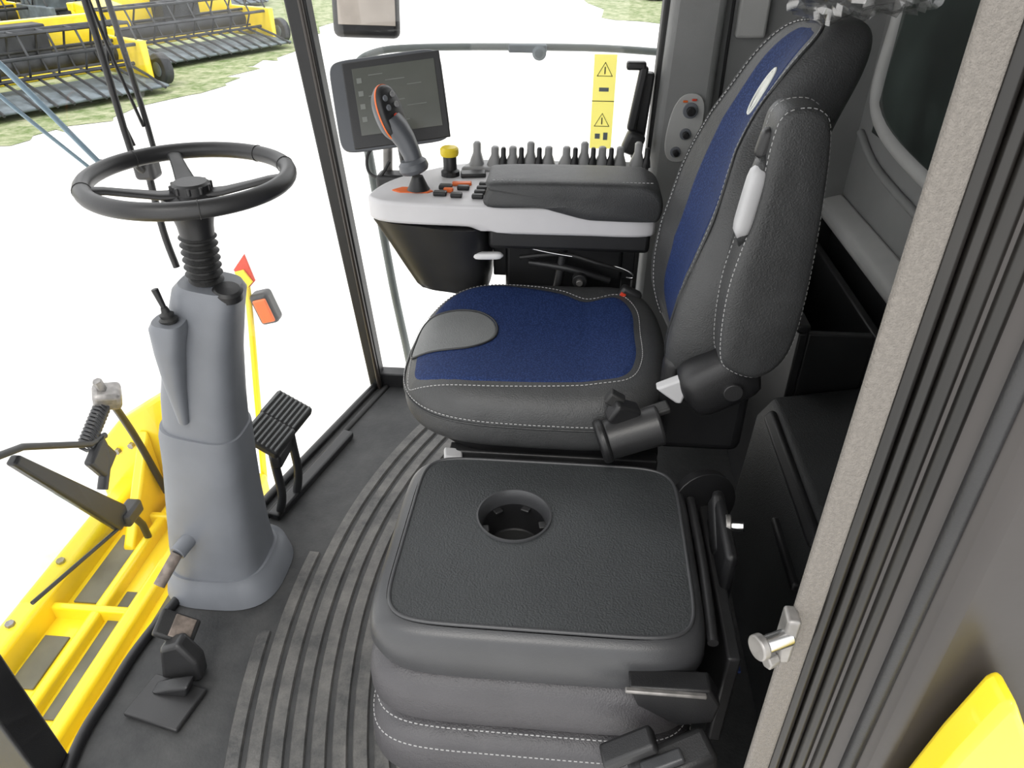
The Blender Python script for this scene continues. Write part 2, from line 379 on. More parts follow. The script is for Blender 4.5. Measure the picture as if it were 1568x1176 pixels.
prof=[(.030,-.012)]+[(r_,h_) for i in range(7) for r_,h_ in ((.027,i*.0145),(.034,i*.0145+.005),(.027,i*.0145+.0105))]+[(.028,.105)]
lathe('bellows',(-.692,1.225,.80),prof,M['rub'],scg,axis=(.06,0,1))
lathe('upper_hub',(-.686,1.225,.895),[(.030,0),(.032,.02),(.038,.045),(.048,.06),(.048,.075),(.03,.085)],M['blk'],scg,axis=(.04,0,1))
cyl('release_handle',(-.845,1.10,.19),(-.868,1.04,.150),.0125,M['rust'],scg)
cyl('release_stub',(-.83,1.15,.20),(-.845,1.10,.19),.018,M['col'],scg)
# steering wheel
swg=group('steering_wheel')
WC=Vector((-.674,1.222,1.002)); TW=Vector((.025,-.01,1)).normalized(); WU=Vector((1,0,-.025)).normalized(); WV=TW.cross(WU)
RW=.168
ring=[WC+WU*(RW*math.cos(t))+WV*(RW*math.sin(t)) for t in [2*math.pi*i/96 for i in range(96)]]
tube('rim',ring,.0148,M['blk2'],swg,seg=20,closed=True)
for i,a in enumerate((35,68,150,215,300)):
    t=math.radians(a); c=WC+WU*(RW*math.cos(t))+WV*(RW*math.sin(t))
    N=(WU*math.cos(t)+WV*math.sin(t))
    tube('rim_seam_%d'%(i+1),[c+N*(.0151*math.cos(q))+TW*(.0151*math.sin(q)) for q in [2*math.pi*j/20 for j in range(20)]],.0009,M['rub'],swg,seg=5,closed=True)
for i,a in enumerate((10,125,215)):
    t=math.radians(a); N=(WU*math.cos(t)+WV*math.sin(t)); D=(-WU*math.sin(t)+WV*math.cos(t))
    rings=[]
    for q,wd,h in((.02,.020,-.028),(.055,.018,-.024),(.10,.014,-.013),(.135,.012,-.004),(RW-.005,.015,0)):
        rings.append(sring(WC+N*q+TW*h,wd,.006,2.5,16,U=D,V=TW))
    loft('spoke_%d'%(i+1),rings,M['blk2'],swg)
lathe('hub',WC-TW*.055,[(.038,0),(.044,.01),(.044,.022),(.034,.03),(.033,.034),(.033,.044),(.028,.048),(0,.049)],M['blk'],swg,axis=TW)
for i in range(10):
    t=i*2*math.pi/10; cyl('hub_knurl_%d'%i,WC+WU*(.033*math.cos(t))+WV*(.033*math.sin(t))-TW*.023,WC+WU*(.033*math.cos(t))+WV*(.033*math.sin(t))-TW*.010,.004,M['blk2'],swg,seg=8)
# ------------------------------------------------------------ driver seat
ds=group('driver_seat')
SY=1.325
def cd(u,v):
    d=0.012*min(1,(abs(v)/.20)**3)
    d-=0.010*math.exp(-((u-.02)**2+v*v)/.02)
    if u<-.12: d-=0.35*(u+.12)**2*3
    d+=0.018*max(0,(u-.10)/.15)
    return d
def cw(u,v,h):
    f=1-0.08*max(0,(-u)/.25)**2
    return (u+0.018*(abs(v)/.24)**2*(-u/.25),v*f,h)
cu=Cush((-.062,SY,.592),(1,0,0),(0,1,0),(0,0,1),.267,.258,4.4,.072,.052,pt=9,detail=cd,warp=cw)
cu.build('seat_cushion',M['lea'],ds)
loft('cushion_pan',[sring((-.04,SY,.50),.20,.20,4,40),sring((-.04,SY,.53),.225,.225,4,40),sring((-.04,SY,.57),.235,.235,4,40)],M['blk'],ds)
bl=[(-.246,0),(-.245,-.12),(-.232,-.185),(-.15,-.208),(0,-.202),(.12,-.190),(.18,-.17),(.20,-.10),(.20,.0),(.20,.10),(.17,.16),(.10,.150),(.03,.185),(-.12,.21),(-.21,.19),(-.243,.12)]
cu.patch('blue_mesh_seat',bl,M['blue'],ds,off=.0015)
cu.seam('seam_stitch',[(a*1.035,b*1.04) for a,b in bl],ST,M['stitch'],ds,off=.001,dash=True)
pt=[(-.253,-.075),(-.21,-.085),(-.14,-.075),(-.095,-.035),(-.085,.01),(-.10,.055),(-.14,.085),(-.21,.095),(-.254,.08),(-.258,0)]
cu.patch('front_patch',pt,M['patch'],ds,off=.003)
cu.seam('patch_piping',pt,.0022,M['lea2'],ds,off=.003)
def sideloop(c,k,hh,scale=1.0,K=96):
    out=[]
    for i in range(K):
        t=2*math.pi*i/K; ct,st=math.cos(t),math.sin(t)
        u=c.a*scale*math.copysign(abs(ct)**(2/c.n),ct);v=c.b*scale*math.copysign(abs(st)**(2/c.n),st)
        out.append(c.W(u,v,hh))
    return out
dashes('side_stitch',sideloop(cu,0,.026,1.001),ST,M['stitch'],ds,True)
tube('side_piping',sideloop(cu,0,.018,1.0),.0022,M['lea2'],ds,closed=True,seg=6)
def fx(z):
    pts=[(.60,.205),(.70,.195),(.85,.20),(.95,.225),(1.08,.262),(1.22,.322),(1.30,.36)]
    for (a,b),(c,d) in zip(pts,pts[1:]):
        if z<=c: return b+(d-b)*(z-a)/(c-a)
    return pts[-1][1]
def bw(u,v,h):
    z=.93+v
    w=1.0
    if v>.02:
        t=min(1,(v-.02)/.20); t=t*t*(3-2*t); w=1-.40*t
    if v<-.15: w=1-.12*((-v-.15)/.17)
    return (u*w,v,h-(fx(z)-.21))
def bd(u,v):
    d=0.026*min(1.2,(abs(u)/.19)**3)-.012*math.exp(-(u*u)/.01)
    d+=0.012*math.exp(-((v+.18)/.08)**2)
    return d
bk=Cush((.27,SY-.004,.93),(0,1,0),(0,0,1),(-1,0,0),.232,.328,5.2,.058,.062,pt=7,detail=bd,warp=bw)
bk.build('backrest',M['lea'],ds,K=128)
bb=[(-.085,-.20),(-.105,-.10),(-.12,.0),(-.135,.10),(-.14,.2),(-.13,.27),(-.09,.308),(0,.314),(.07,.308),(.115,.27),(.125,.2),(.118,.10),(.105,0),(.09,-.10),(.075,-.20),(0,-.24)]
bk.patch('blue_mesh_back',bb,M['blue'],ds,off=.002)
be=[(-.135,-.27),(-.168,-.12),(-.182,.0),(-.187,.10),(-.182,.2),(-.175,.27),(-.13,.308),(0,.318),(.12,.308),(.165,.27),(.18,.2),(.187,.10),(.182,0),(.168,-.12),(.135,-.27)]
bk.seam('back_stitch',be,.0010,M['stitch'],ds,off=.0022,closed=False,dash=True)
bk.seam('back_piping',[(a*1.035,b*1.005) for a,b in be],.0026,M['lea2'],ds,off=.001,closed=False)
el=[(.028*math.cos(t),.212+.036*math.sin(t)) for t in [2*math.pi*i/10 for i in range(10)]]
bk.seam('logo_outline',el,.0020,M['logo'],ds,off=.003)
for i,p in enumerate([[(0,.178),(0,.205),(0,.247)],[(0,.188),(.011,.205),(.019,.23)],[(0,.188),(-.011,.205),(-.019,.23)],[(0,.206),(.007,.222),(.010,.24)],[(0,.206),(-.007,.222),(-.010,.24)]]):
    bk.seam('logo_vein_%d'%i,p,.0020,M['logo'],ds,off=.003,closed=False)
ao=[(.291,1.179),(.320,1.176),(.338,1.150),(.350,1.057),(.358,.905),(.350,.80),(.312,.755),(.262,.765),(.241,.80),(.237,.91),(.2545,1.025),(.262,1.136),(.270,1.168)]
P=catmull([(a,0,b) for a,b in ao],8,True); cc=sum(P,Vector())/len(P)
rings=[]
for y,s_ in((1.120,.80),(1.118,.93),(1.108,.985),(1.09,1.0),(1.062,1.0),(1.046,.975),(1.037,.93),(1.033,.82),(1.032,.5),(1.0318,.1)):
    rings.append([Vector((cc.x+(p.x-cc.x)*s_,y,cc.z+(p.z-cc.z)*(1-(1-s_)*.35 if s_>.7 else s_))) for p in P])
loft('armrest_folded',rings,M['lea'],ds,angle=80)
dashes('armrest_stitch',[Vector((cc.x+(p.x-cc.x)*.96,1.0415,cc.z+(p.z-cc.z)*.985)) for p in P],ST,M['stitch'],ds,True)
dashes('armrest_stitch_edge',[Vector((cc.x+(p.x-cc.x)*1.004,1.09,cc.z+(p.z-cc.z)*1.002)) for p in P],ST,M['stitch'],ds,True)
def capsule(name,p0,p1,rw,rt,m,par,k=10,U=None):
    p0=Vector(p0);p1=Vector(p1);T=(p1-p0);L=T.length;T.normalize();U=Vector(U or (0,1,0));U=(U-T*U.dot(T)).normalized();V=T.cross(U);rings=[]
    for i in range(k+1):
        f=i/k; e=(1-abs(2*f-1)**6)**.5; e=max(e,.25)
        rings.append(sring(p0+T*(L*f),rw*e,rt*e,3,24,U=U,V=V))
    return loft(name,rings,m,par,angle=70)
capsule('grip_light',(.256,1.052,1.100),(.243,1.052,.990),.017,.013,M['grip'],ds)
capsule('grip_recess',(.262,1.060,1.112),(.249,1.060,.975),.021,.013,M['lea2'],ds)
capsule('grip_bracket',(.268,1.068,1.145),(.260,1.068,1.10),.014,.014,M['blk'],ds)
capsule('armrest_pivot',(.315,1.08,.765),(.20,1.08,.690),.040,.050,M['blk'],ds,U=(0,1,0))
cyl('pivot_cap',(.275,1.042,.728),(.275,1.033,.728),.016,M['blk2'],ds)
extr('recline_lever',[(.152,.712),(.196,.735),(.206,.729),(.203,.705),(.199,.684),(.190,.684),(.172,.697)],'xz',1.060,1.082,M['grip'],ds,bevel=.004)
box('recliner_side',(.25,1.14,.64),(.16,.05,.2),M['blk'],ds,bevel=.02)
loft('suspension_bellows',[sring((-.0,SY,.10),.19,.17,4,32)]+[sring((-.0,SY,.12+i*.035),.19+(.012 if i%2 else -.008),.17+(.012 if i%2 else -.008),4,32) for i in range(11)],M['rub'],ds)
box('suspension_base',(0,SY,.06),(.46,.38,.12),M['blk'],ds,bevel=.01)
box('slide_rail_near',(-.02,1.12,.505),(.40,.03,.03),M['blk2'],ds)
box('slide_rail_tab',(-.21,1.10,.515),(.035,.03,.012),M['grip'],ds,rot=(0,10,10))
box('slide_handle',(-.05,1.09,.512),(.16,.012,.014),M['blk2'],ds)
sb=ds
cyl('belt_reel_housing',(.075,1.045,.610),(.170,1.060,.640),.036,M['blk2'],sb,bevel=.006)
cyl('belt_reel_cap',(.062,1.042,.606),(.078,1.0455,.611),.040,M['blk'],sb,bevel=.006)
box('belt_tongue',(.10,1.055,.665),(.05,.03,.04),M['blk'],sb,rot=(10,25,20),bevel=.006)
box('belt_tongue_tip',(.085,1.06,.688),(.03,.02,.025),M['rub'],sb,rot=(0,30,0))
box('belt_webbing',(.14,1.07,.652),(.09,.03,.012),M['rub'],sb,rot=(0,-20,10))
# ------------------------------------------------------------ armrest console
ac=group('armrest_console')
co_=[(-.462,1.60),(-.447,1.555),(-.38,1.532),(-.2,1.526),(.0,1.528),(.16,1.535),(.175,1.60),(.17,1.84),(.05,1.86),(-.12,1.855),(-.26,1.845),(-.34,1.80),(-.43,1.70)]
Pc=catmull([(a,b,0) for a,b in co_],6,True)
loft('top_shell',[[Vector((p.x,p.y,.858)) for p in Pc],[Vector((p.x,p.y,.795+(.014 if p.x<-.2 else 0))) for p in Pc]],M['colL'],ac,bevel=.012)
cb=[(-.450,1.60),(-.435,1.565),(-.36,1.54),(-.20,1.536),(-.2,1.84),(-.27,1.84),(-.36,1.78)]
Pb=catmull([(a,b,0) for a,b in cb],6,True)
rings=[]
for z,sx,dx in((.803,1,0),(.74,.88,.012),(.68,.76,.02),(.63,.66,.028),(.615,.60,.03),(.612,.5,.03)):
    rings.append([Vector((-.30+dx+(p.x+.30)*sx,1.69+(p.y-1.69)*sx-.0,z)) for p in Pb])
loft('lower_housing',rings,M['blk2'],ac)
box('undertray',(-.01,1.70,.775),(.36,.30,.05),M['blk'],ac,bevel=.01)
ap=[(-.190,.858),(-.185,.895),(-.165,.912),(.10,.915),(.16,.907),(.185,.88),(.183,.84),(.16,.832),(.06,.832),(.02,.835),(-.04,.850),(-.08,.858)]
P=catmull([(a,0,b) for a,b in ap],6,True); cc=sum(P,Vector())/len(P); rings=[]
for y,s_ in((1.520,.3),(1.518,.80),(1.522,.93),(1.532,.99),(1.55,1),(1.64,1),(1.655,.98),(1.663,.93),(1.665,.8)):
    rings.append([Vector((cc.x+(p.x-cc.x)*(1-(1-s_)*.3 if s_>.5 else s_),y,cc.z+(p.z-cc.z)*s_)) for p in P])
loft('arm_pad',rings,M['lea'],ac,angle=80)
dashes('arm_pad_stitch',[Vector((-.175+.0034*i*1.0,1.537,.9125+.00002*i)) for i in range(100)],ST,M['stitch'],ac)
extr('lever_bank',[(-.28,1.77),(-.26,1.84),(.16,1.855),(.165,1.775),(.0,1.765)],'xy',.85,.868,M['lev'],ac,bevel=.006)
xs=[-.245+i*.0435 for i in range(10)]
def fin(nm,X,Y,z0,wx,wy,h,m_):
    rings=[sring((X,Y,z0),wx,wy,3,16),sring((X+.001,Y,z0+h*.28),wx*.78,wy*.85,3,16),sring((X+.002,Y+.002,z0+h*.55),wx*.50,wy*.6,3,16),sring((X+.002,Y+.004,z0+h*.92),wx*.50,wy*.55,3,16),sring((X+.002,Y+.004,z0+h),wx*.3,wy*.35,3,16)]
    loft(nm,rings,m_,ac)
for i,x in enumerate(xs):
    y=1.800+.003*i
    fin('paddle_%d'%i,x,y,.866,.019,.021,.044 if i%3 else .055,M['lev'])
    if i not in(0,4,8): fin('paddle_dark_%d'%i,x+.0215,y-.008,.866,.012,.014,.044,M['blk'])
lathe('yellow_knob_base',(-.30,1.735,.857),[(.022,0),(.022,.012),(.016,.016),(.016,.05),(.013,.055)],M['blk2'],ac)
lathe('yellow_knob_cap',(-.30,1.735,.905),[(.020,0),(.022,.005),(.022,.016),(.018,.02),(0,.021)],M['ylk'],ac)
def dbox(n_,x,y,sx,sy,m_,z=.858,h=.010,rot=0): box(n_,(x,y,z+h/2),(sx,sy,h),m_,ac,bevel=.003,rot=(0,0,rot))
extr('orange_gate',[(-.415,1.612),(-.395,1.598),(-.33,1.60),(-.32,1.612),(-.34,1.632),(-.395,1.634)],'xy',.856,.8605,M['org'],ac,bevel=.001)
dbox('orange_button',-.262,1.665,.045,.018,M['org'],rot=8,h=.007)
dbox('black_button_1',-.300,1.588,.030,.018,M['blk']);dbox('black_button_2',-.262,1.580,.026,.018,M['blk']);dbox('black_button_3',-.295,1.635,.03,.02,M['blk'])
dbox('black_button_4',-.254,1.632,.028,.016,M['blk']); dbox('orange_button_2',-.285,1.612,.022,.012,M['org'])
for i in range(4): dbox('switch_%d'%i,-.214+.002*i,1.575+i*.028,.026,.014,M['blk'])
dbox('cursor_pad',-.245,1.735,.06,.035,M['blk2'],rot=10)
dbox('display_strip',-.18,1.72,.05,.03,M['blk'])
uh=ac
box('bracket_plate',(-.02,1.66,.70),(.34,.02,.12),M['blk'],uh,bevel=.004)
tube('release_cable',[(-.12,1.58,.72),(-.02,1.57,.735),(.06,1.56,.72),(.12,1.57,.70)],.005,M['rub'],uh,smooth=8)
capsule('white_tag',(-.225,1.545,.735),(-.155,1.545,.738),.010,.008,M['white'],uh)
cyl('adjust_knob',(.02,1.59,.67),(.02,1.57,.668),.017,M['blk2'],uh); cyl('adjust_knob_center',(.02,1.572,.668),(.02,1.562,.667),.008,M['steel'],uh)
tube('silver_hook',[(.03,1.57,.72),(.10,1.565,.712),(.135,1.56,.70),(.14,1.56,.688),(.125,1.56,.688)],.002,M['chr'],uh,smooth=6)
tube('silver_rod',[(-.10,1.56,.752),(-.05,1.56,.742),(.0,1.56,.735)],.002,M['chr'],uh,smooth=6)
tube('link_rod_a',[(-.10,1.60,.70),(.0,1.59,.69),(.09,1.60,.66)],.008,M['blk2'],uh,smooth=6); tube('link_rod_b',[(-.02,1.60,.74),(-.03,1.595,.66),(-.04,1.60,.60)],.010,M['blk2'],uh,smooth=6)
box('mount_post',(-.02,1.72,.38),(.28,.16,.76),M['blk'],uh,bevel=.01)
br=group('seat_belt_buckle')
box('receiver',(.13,1.50,.67),(.05,.025,.04),M['blk2'],br,rot=(0,25,0),bevel=.008)
box('release_button',(.116,1.487,.680),(.012,.006,.008),M['red'],br,rot=(0,25,0),bevel=.001)
# joystick
jg=group('joystick')
lathe('boot',(-.355,1.62,.8605),[(.026,0),(.022,.006),(.016,.02),(.012,.03)],M['blk'],jg)
lathe('stem_collar',(-.360,1.625,.895),[(.020,0),(.030,.004),(.034,.012),(.032,.024),(.024,.032)],M['joy'],jg,axis=(-.25,0,1))
rings=[]
for p,a,b in(((-.360,1.628,.91),.023,.023),((-.368,1.63,.94),.022,.023),((-.380,1.635,.965),.024,.027),((-.398,1.64,.99),.027,.031),((-.412,1.642,1.01),.024,.033)):
    rings.append(sring(p,a,b,2.3,24,U=(.8,0,.5)))
loft('stem',rings,M['joy'],jg)
JC=Vector((-.410,1.64,1.020)); JN=Vector((.85,-.42,.30)).normalized(); JV=Vector((-.22,0,1)); JV=(JV-JN*JV.dot(JN)).normalized(); JU=JV.cross(JN)
def jr(h,a,b): return sring(JC+JN*h,a,b,2.2,40,U=JU,V=JV)
loft('head_back',[jr(-.030,.012,.03),jr(-.022,.028,.050),jr(-.008,.036,.060),jr(-.002,.0365,.061)],M['joy'],jg)
loft('head_red_rim',[jr(-.002,.037,.062),jr(.002,.037,.062)],M['org'],jg)
loft('head_face',[jr(.002,.036,.0605),jr(.010,.034,.058),jr(.013,.028,.052)],M['blk2'],jg)
for i,(a,b) in enumerate([(-.014,.034),(.012,.036),(-.014,.014),(.014,.014),(0,-.008),(-.014,-.028),(.014,-.028)]):
    c=JC+JU*a+JV*b+JN*.011
    cyl('head_button_%d'%i,c,c+JN*.005,.0066,M['lev'] if i%2 else M['red'] if i==4 else M['col'],jg,seg=16)
# ------------------------------------------------------------ monitor
mg=group('touchscreen_monitor')
MC=Vector((-.447,1.845,1.002)); MR=Vector((.975,.12,.10)).normalized(); MV=Vector((-.29,.42,1)); MV=(MV-MR*MV.dot(MR)).normalized(); MR=(MR+MV*.02).normalized(); MV=(MV-MR*MV.dot(MR)).normalized(); MN=MR.cross(MV)
s_=1 if MN.y<0 else -1
RMm=Matrix((MR,MN,MV)).transposed()
def mb(n_,x,y,z,sx,sy,sz,m_,b=.004):
    c=MC+MR*x+MN*y+MV*z; return box(n_,c,(sx,sy,sz),m_,mg,bevel=b,R=RMm)
def mring(y,x0,x1,z0,z1): 
    c=((x0+x1)/2,(z0+z1)/2); return sring(MC+MR*c[0]+MN*(y*s_)+MV*c[1],(x1-x0)/2,(z1-z0)/2,9,48,U=MR,V=MV)
loft('housing',[mring(-.045,-.10,.09,-.07,.08),mring(-.035,-.135,.115,-.10,.10),mring(.0,-.149,.124,-.108,.109),mring(.003,-.147,.122,-.106,.107)],M['joy'],mg,angle=30)
mb('bezel',.004,.004*s_,0,.238,.006,.202,M['blk2'],.005)
mb('screen',.008,.0075*s_,.006,.200,.002,.156,M['scr'],.0005)
for i in range(8):
    mb('ui_line_%d'%i,.008+(i%3-1)*.045,.009*s_,.065-.016*i,.035+.012*(i%2),.0005,.002,M['scrUI'],0.0001)
for i in range(4): mb('ui_icon_%d'%i,-.078,.009*s_,.055-.03*i,.012,.0005,.012,M['scrUI'],0.0001)
tube('mount_arm',[MC-MN*(.03*s_)-MV*.05,(-.46,1.93,.90),(-.45,1.93,.80),(-.42,1.85,.74)],.014,M['blk2'],mg,smooth=6)
tube('monitor_cable',[(-.50,1.86,.90),(-.53,1.85,.87),(-.53,1.84,.83),(-.50,1.83,.82),(-.47,1.83,.86)],.004,M['rub'],mg,smooth=8)
tube('monitor_clamp_post',[(-.50,1.88,.70),(-.48,1.88,.93)],.012,M['steel'],mg)
box('clamp_block',(-.47,1.85,.80),(.08,.06,.05),M['blk2'],mg,bevel=.01)
# ------------------------------------------------------------ passenger seat folded w/ tray
ps=group('passenger_seat')
TX,TY=-.028,.862
def tr(z,a,b,n=7,dx=0,dy=0): return sring((TX+dx,TY+dy,z),a,b,n,80)
loft('seatback_shell',[tr(.455,.246,.202,6),tr(.465,.250,.205,6),tr(.49,.252,.208),tr(.515,.250,.207),tr(.532,.244,.202),tr(.540,.236,.195),tr(.5435,.226,.186)],M['trayE'],ps,angle=30,topcap=False,caps=False)
k=96
outer=sring((TX+.004,TY+.004,.546),.224,.185,8,k)
tube('tray_lip',sring((TX+.004,TY+.004,.5455),.225,.186,8,k),.0032,M['trayE'],ps,seg=8,closed=True)
hc=Vector((-.076,.908)) ; hr=.062
vs=[];fs=[]
inner=[]
for i in range(k):
    d=outer[i]; ang=math.atan2(d.y-hc.y,d.x-hc.x); inner.append(Vector((hc.x+hr*math.cos(ang),hc.y+hr*math.sin(ang),.546)))
R8=10
for r_ in range(R8+1):
    for i in range(k): vs.append(outer[i].lerp(inner[i],r_/R8))
for r_ in range(R8):
    for i in range(k): fs.append((r_*k+i,r_*k+(i+1)%k,(r_+1)*k+(i+1)%k,(r_+1)*k+i))
mk('tray_top',vs,fs,M['tray'],ps,angle=20)
def hring(r_,z): return [Vector((hc.x+r_*math.cos(2*math.pi*i/48),hc.y+r_*math.sin(2*math.pi*i/48),z)) for i in range(48)]
loft('cup_rim',[hring(.0635,.5465),hring(.063,.5495),hring(.060,.550),hring(.056,.543),hring(.054,.533),hring(.053,.524)],M['trayE'],ps,caps=False,angle=60)
loft('cup_well',[hring(.0535,.525),hring(.051,.50),hring(.049,.470),hring(.046,.466)],M['blk'],ps,caps=False,angle=30)
mk('cup_well_floor',hring(.0495,.4675),[tuple(range(48))],M['rub'],ps)
for i in range(6):
    t=math.radians(60*i+10); box('cup_finger_%d'%i,(hc.x+.049*math.cos(t),hc.y+.049*math.sin(t),.520),(.014,.016,.005),M['blk2'],ps,rot=(0,0,math.degrees(t)),bevel=.002)
pb=Cush((TX-.005,TY-.005,.395),(1,0,0),(0,1,0),(0,0,1),.256,.217,6,.065,.06,pt=9); pb.build('seatback_padding',M['leaP'],ps)
pc=Cush((TX-.005,TY-.01,.27),(1,0,0),(0,1,0),(0,0,1),.262,.227,6,.07,.07,pt=9); pc.build('seat_cushion',M['leaP'],ps)
dashes('padding_stitch',sideloop(pb,0,-.045,.985),ST,M['stitch'],ps,True)
dashes('cushion_stitch',sideloop(pc,0,.045,.985),ST,M['stitch'],ps,True)
box('seat_pedestal',(TX,TY+.02,.11),(.40,.34,.22),M['blk'],ps,bevel=.01)
extr('hinge_bracket',[(.105,.505),(.215,.510),(.232,.48),(.228,.44),(.18,.425),(.12,.465)],'xz',.628,.661,M['blk'],ps,bevel=.004)
box('hinge_pin_bar',(.155,.626,.503),(.11,.008,.006),M['steel'],ps,bevel=.002)
tube('side_piping',[(.226,.70,.520),(.230,.85,.523),(.228,1.00,.523)],.008,M['blk2'],ps,smooth=4)
box('side_plate',(.258,.86,.40),(.02,.34,.20),M['blk2'],ps)
box('side_plate_top',(.266,.90,.50),(.02,.16,.14),M['blk'],ps,bevel=.01)
cyl('hinge_bolt_near',(.272,.900,.560),(.296,.895,.565),.009,M['chr'],ps,seg=6); cyl('hinge_bolt_low',(.272,.905,.452),(.292,.903,.455),.008,M['chr'],ps,seg=6)
cyl('hinge_washer',(.268,.900,.560),(.276,.899,.561),.018,M['steel'],ps,seg=24)
box('hinge_arm',(.262,.93,.53),(.018,.10,.05),M['blk2'],ps,rot=(30,0,0),bevel=.008)
cyl('pivot_disc',(.250,1.03,.50),(.256,1.012,.503),.062,M['blk'],ps)
tube('blue_cable',[(.272,.70,.46),(.272,.78,.46),(.272,.86,.462)],.003,M['blue'],ps)
for i in range(4): cyl('plate_hole_%d'%i,(.266,.74+i*.07,.44-.03*(i%2)),(.270,.74+i*.07,.44-.03*(i%2)),.006,M['steel'],ps,seg=12)
box('belt_buckle',(.175,.595,.385),(.12,.05,.07),M['blk2'],ps,rot=(10,-15,20),bevel=.010)
box('belt_buckle_tongue',(.110,.59,.425),(.08,.035,.022),M['blk'],ps,rot=(0,-30,10),bevel=.006)
box('belt_buckle_slot',(.155,.575,.423),(.06,.02,.012),M['trayE'],ps,rot=(0,-20,15),bevel=.004)
# ------------------------------------------------------------ rear storage
rs=group('storage_box')
def obox(x0,x1,y0,y1,z0,z1,t,m_,par,pre):
    box(pre+'_front',((x0+t/2),(y0+y1)/2,(z0+z1)/2),(t,y1-y0,z1-z0),m_,par,.004)
    box(pre+'_back',((x1-t/2),(y0+y1)/2,(z0+z1)/2),(t,y1-y0,z1-z0),m_,par,.004)
    box(pre+'_near',((x0+x1)/2,y0+t/2,(z0+z1)/2),(x1-x0-2*t,t,z1-z0),m_,par,.004)
    box(pre+'_far',((x0+x1)/2,y1-t/2,(z0+z1)/2),(x1-x0-2*t,t,z1-z0),m_,par,.004)
    box(pre+'_bottom',((x0+x1)/2,(y0+y1)/2,z0+.1),(x1-x0-2*t,y1-y0-2*t,.02),m_,par,.002)
obox(.50,.68,1.45,2.05,.0,.62,.02,M['blk2'],rs,'bin')
box('bin_rim',(.508,1.75,.63),(.03,.60,.02),M['blk2'],rs,.006)
rc=group('rear_console')
extr('cover',[(.42,0),(.44,.42),(.47,.47),(.72,.52),(.72,0)],'xz',.60,1.43,M['lea2'],rc,bevel=.012)
box('ridge',(.455,1.18,.452),(.02,.40,.03),M['blk'],rc,bevel=.008,rot=(0,35,0))
box('latch_lip',(.435,1.05,.36),(.02,.18,.02),M['blk'],rc,bevel=.006)
# ------------------------------------------------------------ control panel on right trim
cp=group('climate_control_panel')
pl=sring((.278,2.027,.909),.044,.088,2.6,40,U=(1,0,.0),V=(.12,0,1)); pl2=[v+Vector((0,-.006,0)) for v in pl]
loft('plate',[pl,pl2],M['wallL'],cp,bevel=.002)
for i,(x,z,rr) in enumerate([(.288,.955,.020),(.282,.895,.015),(.262,.848,.014)]):
    cyl('knob_ring_%d'%i,(x,2.022,z),(x,2.017,z),rr,M['col'],cp); cyl('knob_%d'%i,(x,2.018,z),(x,2.000,z),rr*.55,M['blk'],cp)
box('indicator_red',(.294,2.016,.982),(.012,.004,.005),M['red'],cp,.001); box('indicator_orange',(.272,2.016,.978),(.012,.004,.005),M['org'],cp,.001)
lt=group('window_latch')
box('latch_plate',(.168,2.06,.93),(.03,.04,.22),M['blk'],lt,bevel=.006,rot=(0,4,0))
box('latch_handle',(.148,2.02,.87),(.05,.05,.06),M['blk2'],lt,bevel=.012,rot=(0,20,0))
box('latch_arm',(.150,2.03,.98),(.022,.03,.16),M['blk2'],lt,bevel=.006,rot=(0,8,0))
box('latch_hook',(.14,2.03,1.06),(.05,.03,.02),M['blk'],lt,bevel=.006)
sg=group('warning_sticker')
mk('sheet',[(.034,2.112,.8275),(.094,2.112,.8275),(.094,2.112,1.0725),(.034,2.112,1.0725)],[(0,1,2,3)],M['stick'],sg,smooth=False)
for z in(1.035,.905):
    tube('triangle_%d'%int(z*100),[(.044,2.110,z-.016),(.084,2.110,z-.016),(.064,2.110,z+.018)],.0018,M['blk'],sg,closed=True,seg=6)
    box('exclaim_%d'%int(z*100),(.064,2.110,z-.002),(.003,.002,.018),M['blk'],sg,.0005)
box('divider',(.064,2.110,.955),(.060,.001,.002),M['blk'],sg,0.0002)
box('pictogram_a',(.064,2.110,.985),(.026,.001,.01),M['mgrey'],sg,0.0002); box('pictogram_b',(.054,2.110,.862),(.014,.001,.014),M['mgrey'],sg,0.0002); box('pictogram_c',(.076,2.110,.862),(.012,.001,.02),M['mgrey'],sg,0.0002)
# ------------------------------------------------------------ pedals
bpd=group('brake_pedal')
for i,(x,y,z) in enumerate(((-.745,1.435,.275),(-.725,1.515,.290))):
    R=Euler((math.radians(12),math.radians(24),math.radians(-12))).to_matrix()
    c=Vector((x,y,z))
    box('pad_%d'%i,c,(.105,.088,.030),M['rub'],bpd,bevel=.008,R=R)
    for k_ in range(8): box('pad_rib_%d_%d'%(i,k_),c+R@Vector((-.044+k_*.0125,0,.016)),(.006,.080,.006),M['patch'],bpd,bevel=.002,R=R)
    tube('arm_%d'%i,[c-Vector((0,0,.01)),c+Vector((.0,0,-.10)),c+Vector((.0,.0,-.20)),(c.x-.02,y,0)],.012,M['blk2'],bpd,smooth=5,seg=8)
box('pedal_link',(-.735,1.475,.20),(.03,.12,.04),M['blk'],bpd,bevel=.008)
fp=group('foot_pedal')
R=Euler((math.radians(15),math.radians(35),math.radians(10))).to_matrix()
c=Vector((-.805,.970,.105))
box('pad',c,(.085,.06,.018),M['rub'],fp,bevel=.006,R=R)
box('pad_worn',c+R@Vector((.01,0,.009)),(.045,.05,.006),M['rust'],fp,bevel=.002,R=R)
extr('body',[(-.84,.0),(-.75,.0),(-.745,.06),(-.775,.12),(-.82,.10)],'xz',.915,.955,M['blk2'],fp,bevel=.01)
box('hinge_plate',(-.80,.86,.006),(.13,.10,.012),M['blk2'],fp,bevel=.004,rot=(0,0,-12))
extr('hinge_wedge',[(-.84,.012),(-.76,.012),(-.75,.045),(-.80,.03)],'xz',.87,.905,M['blk'],fp,bevel=.006)
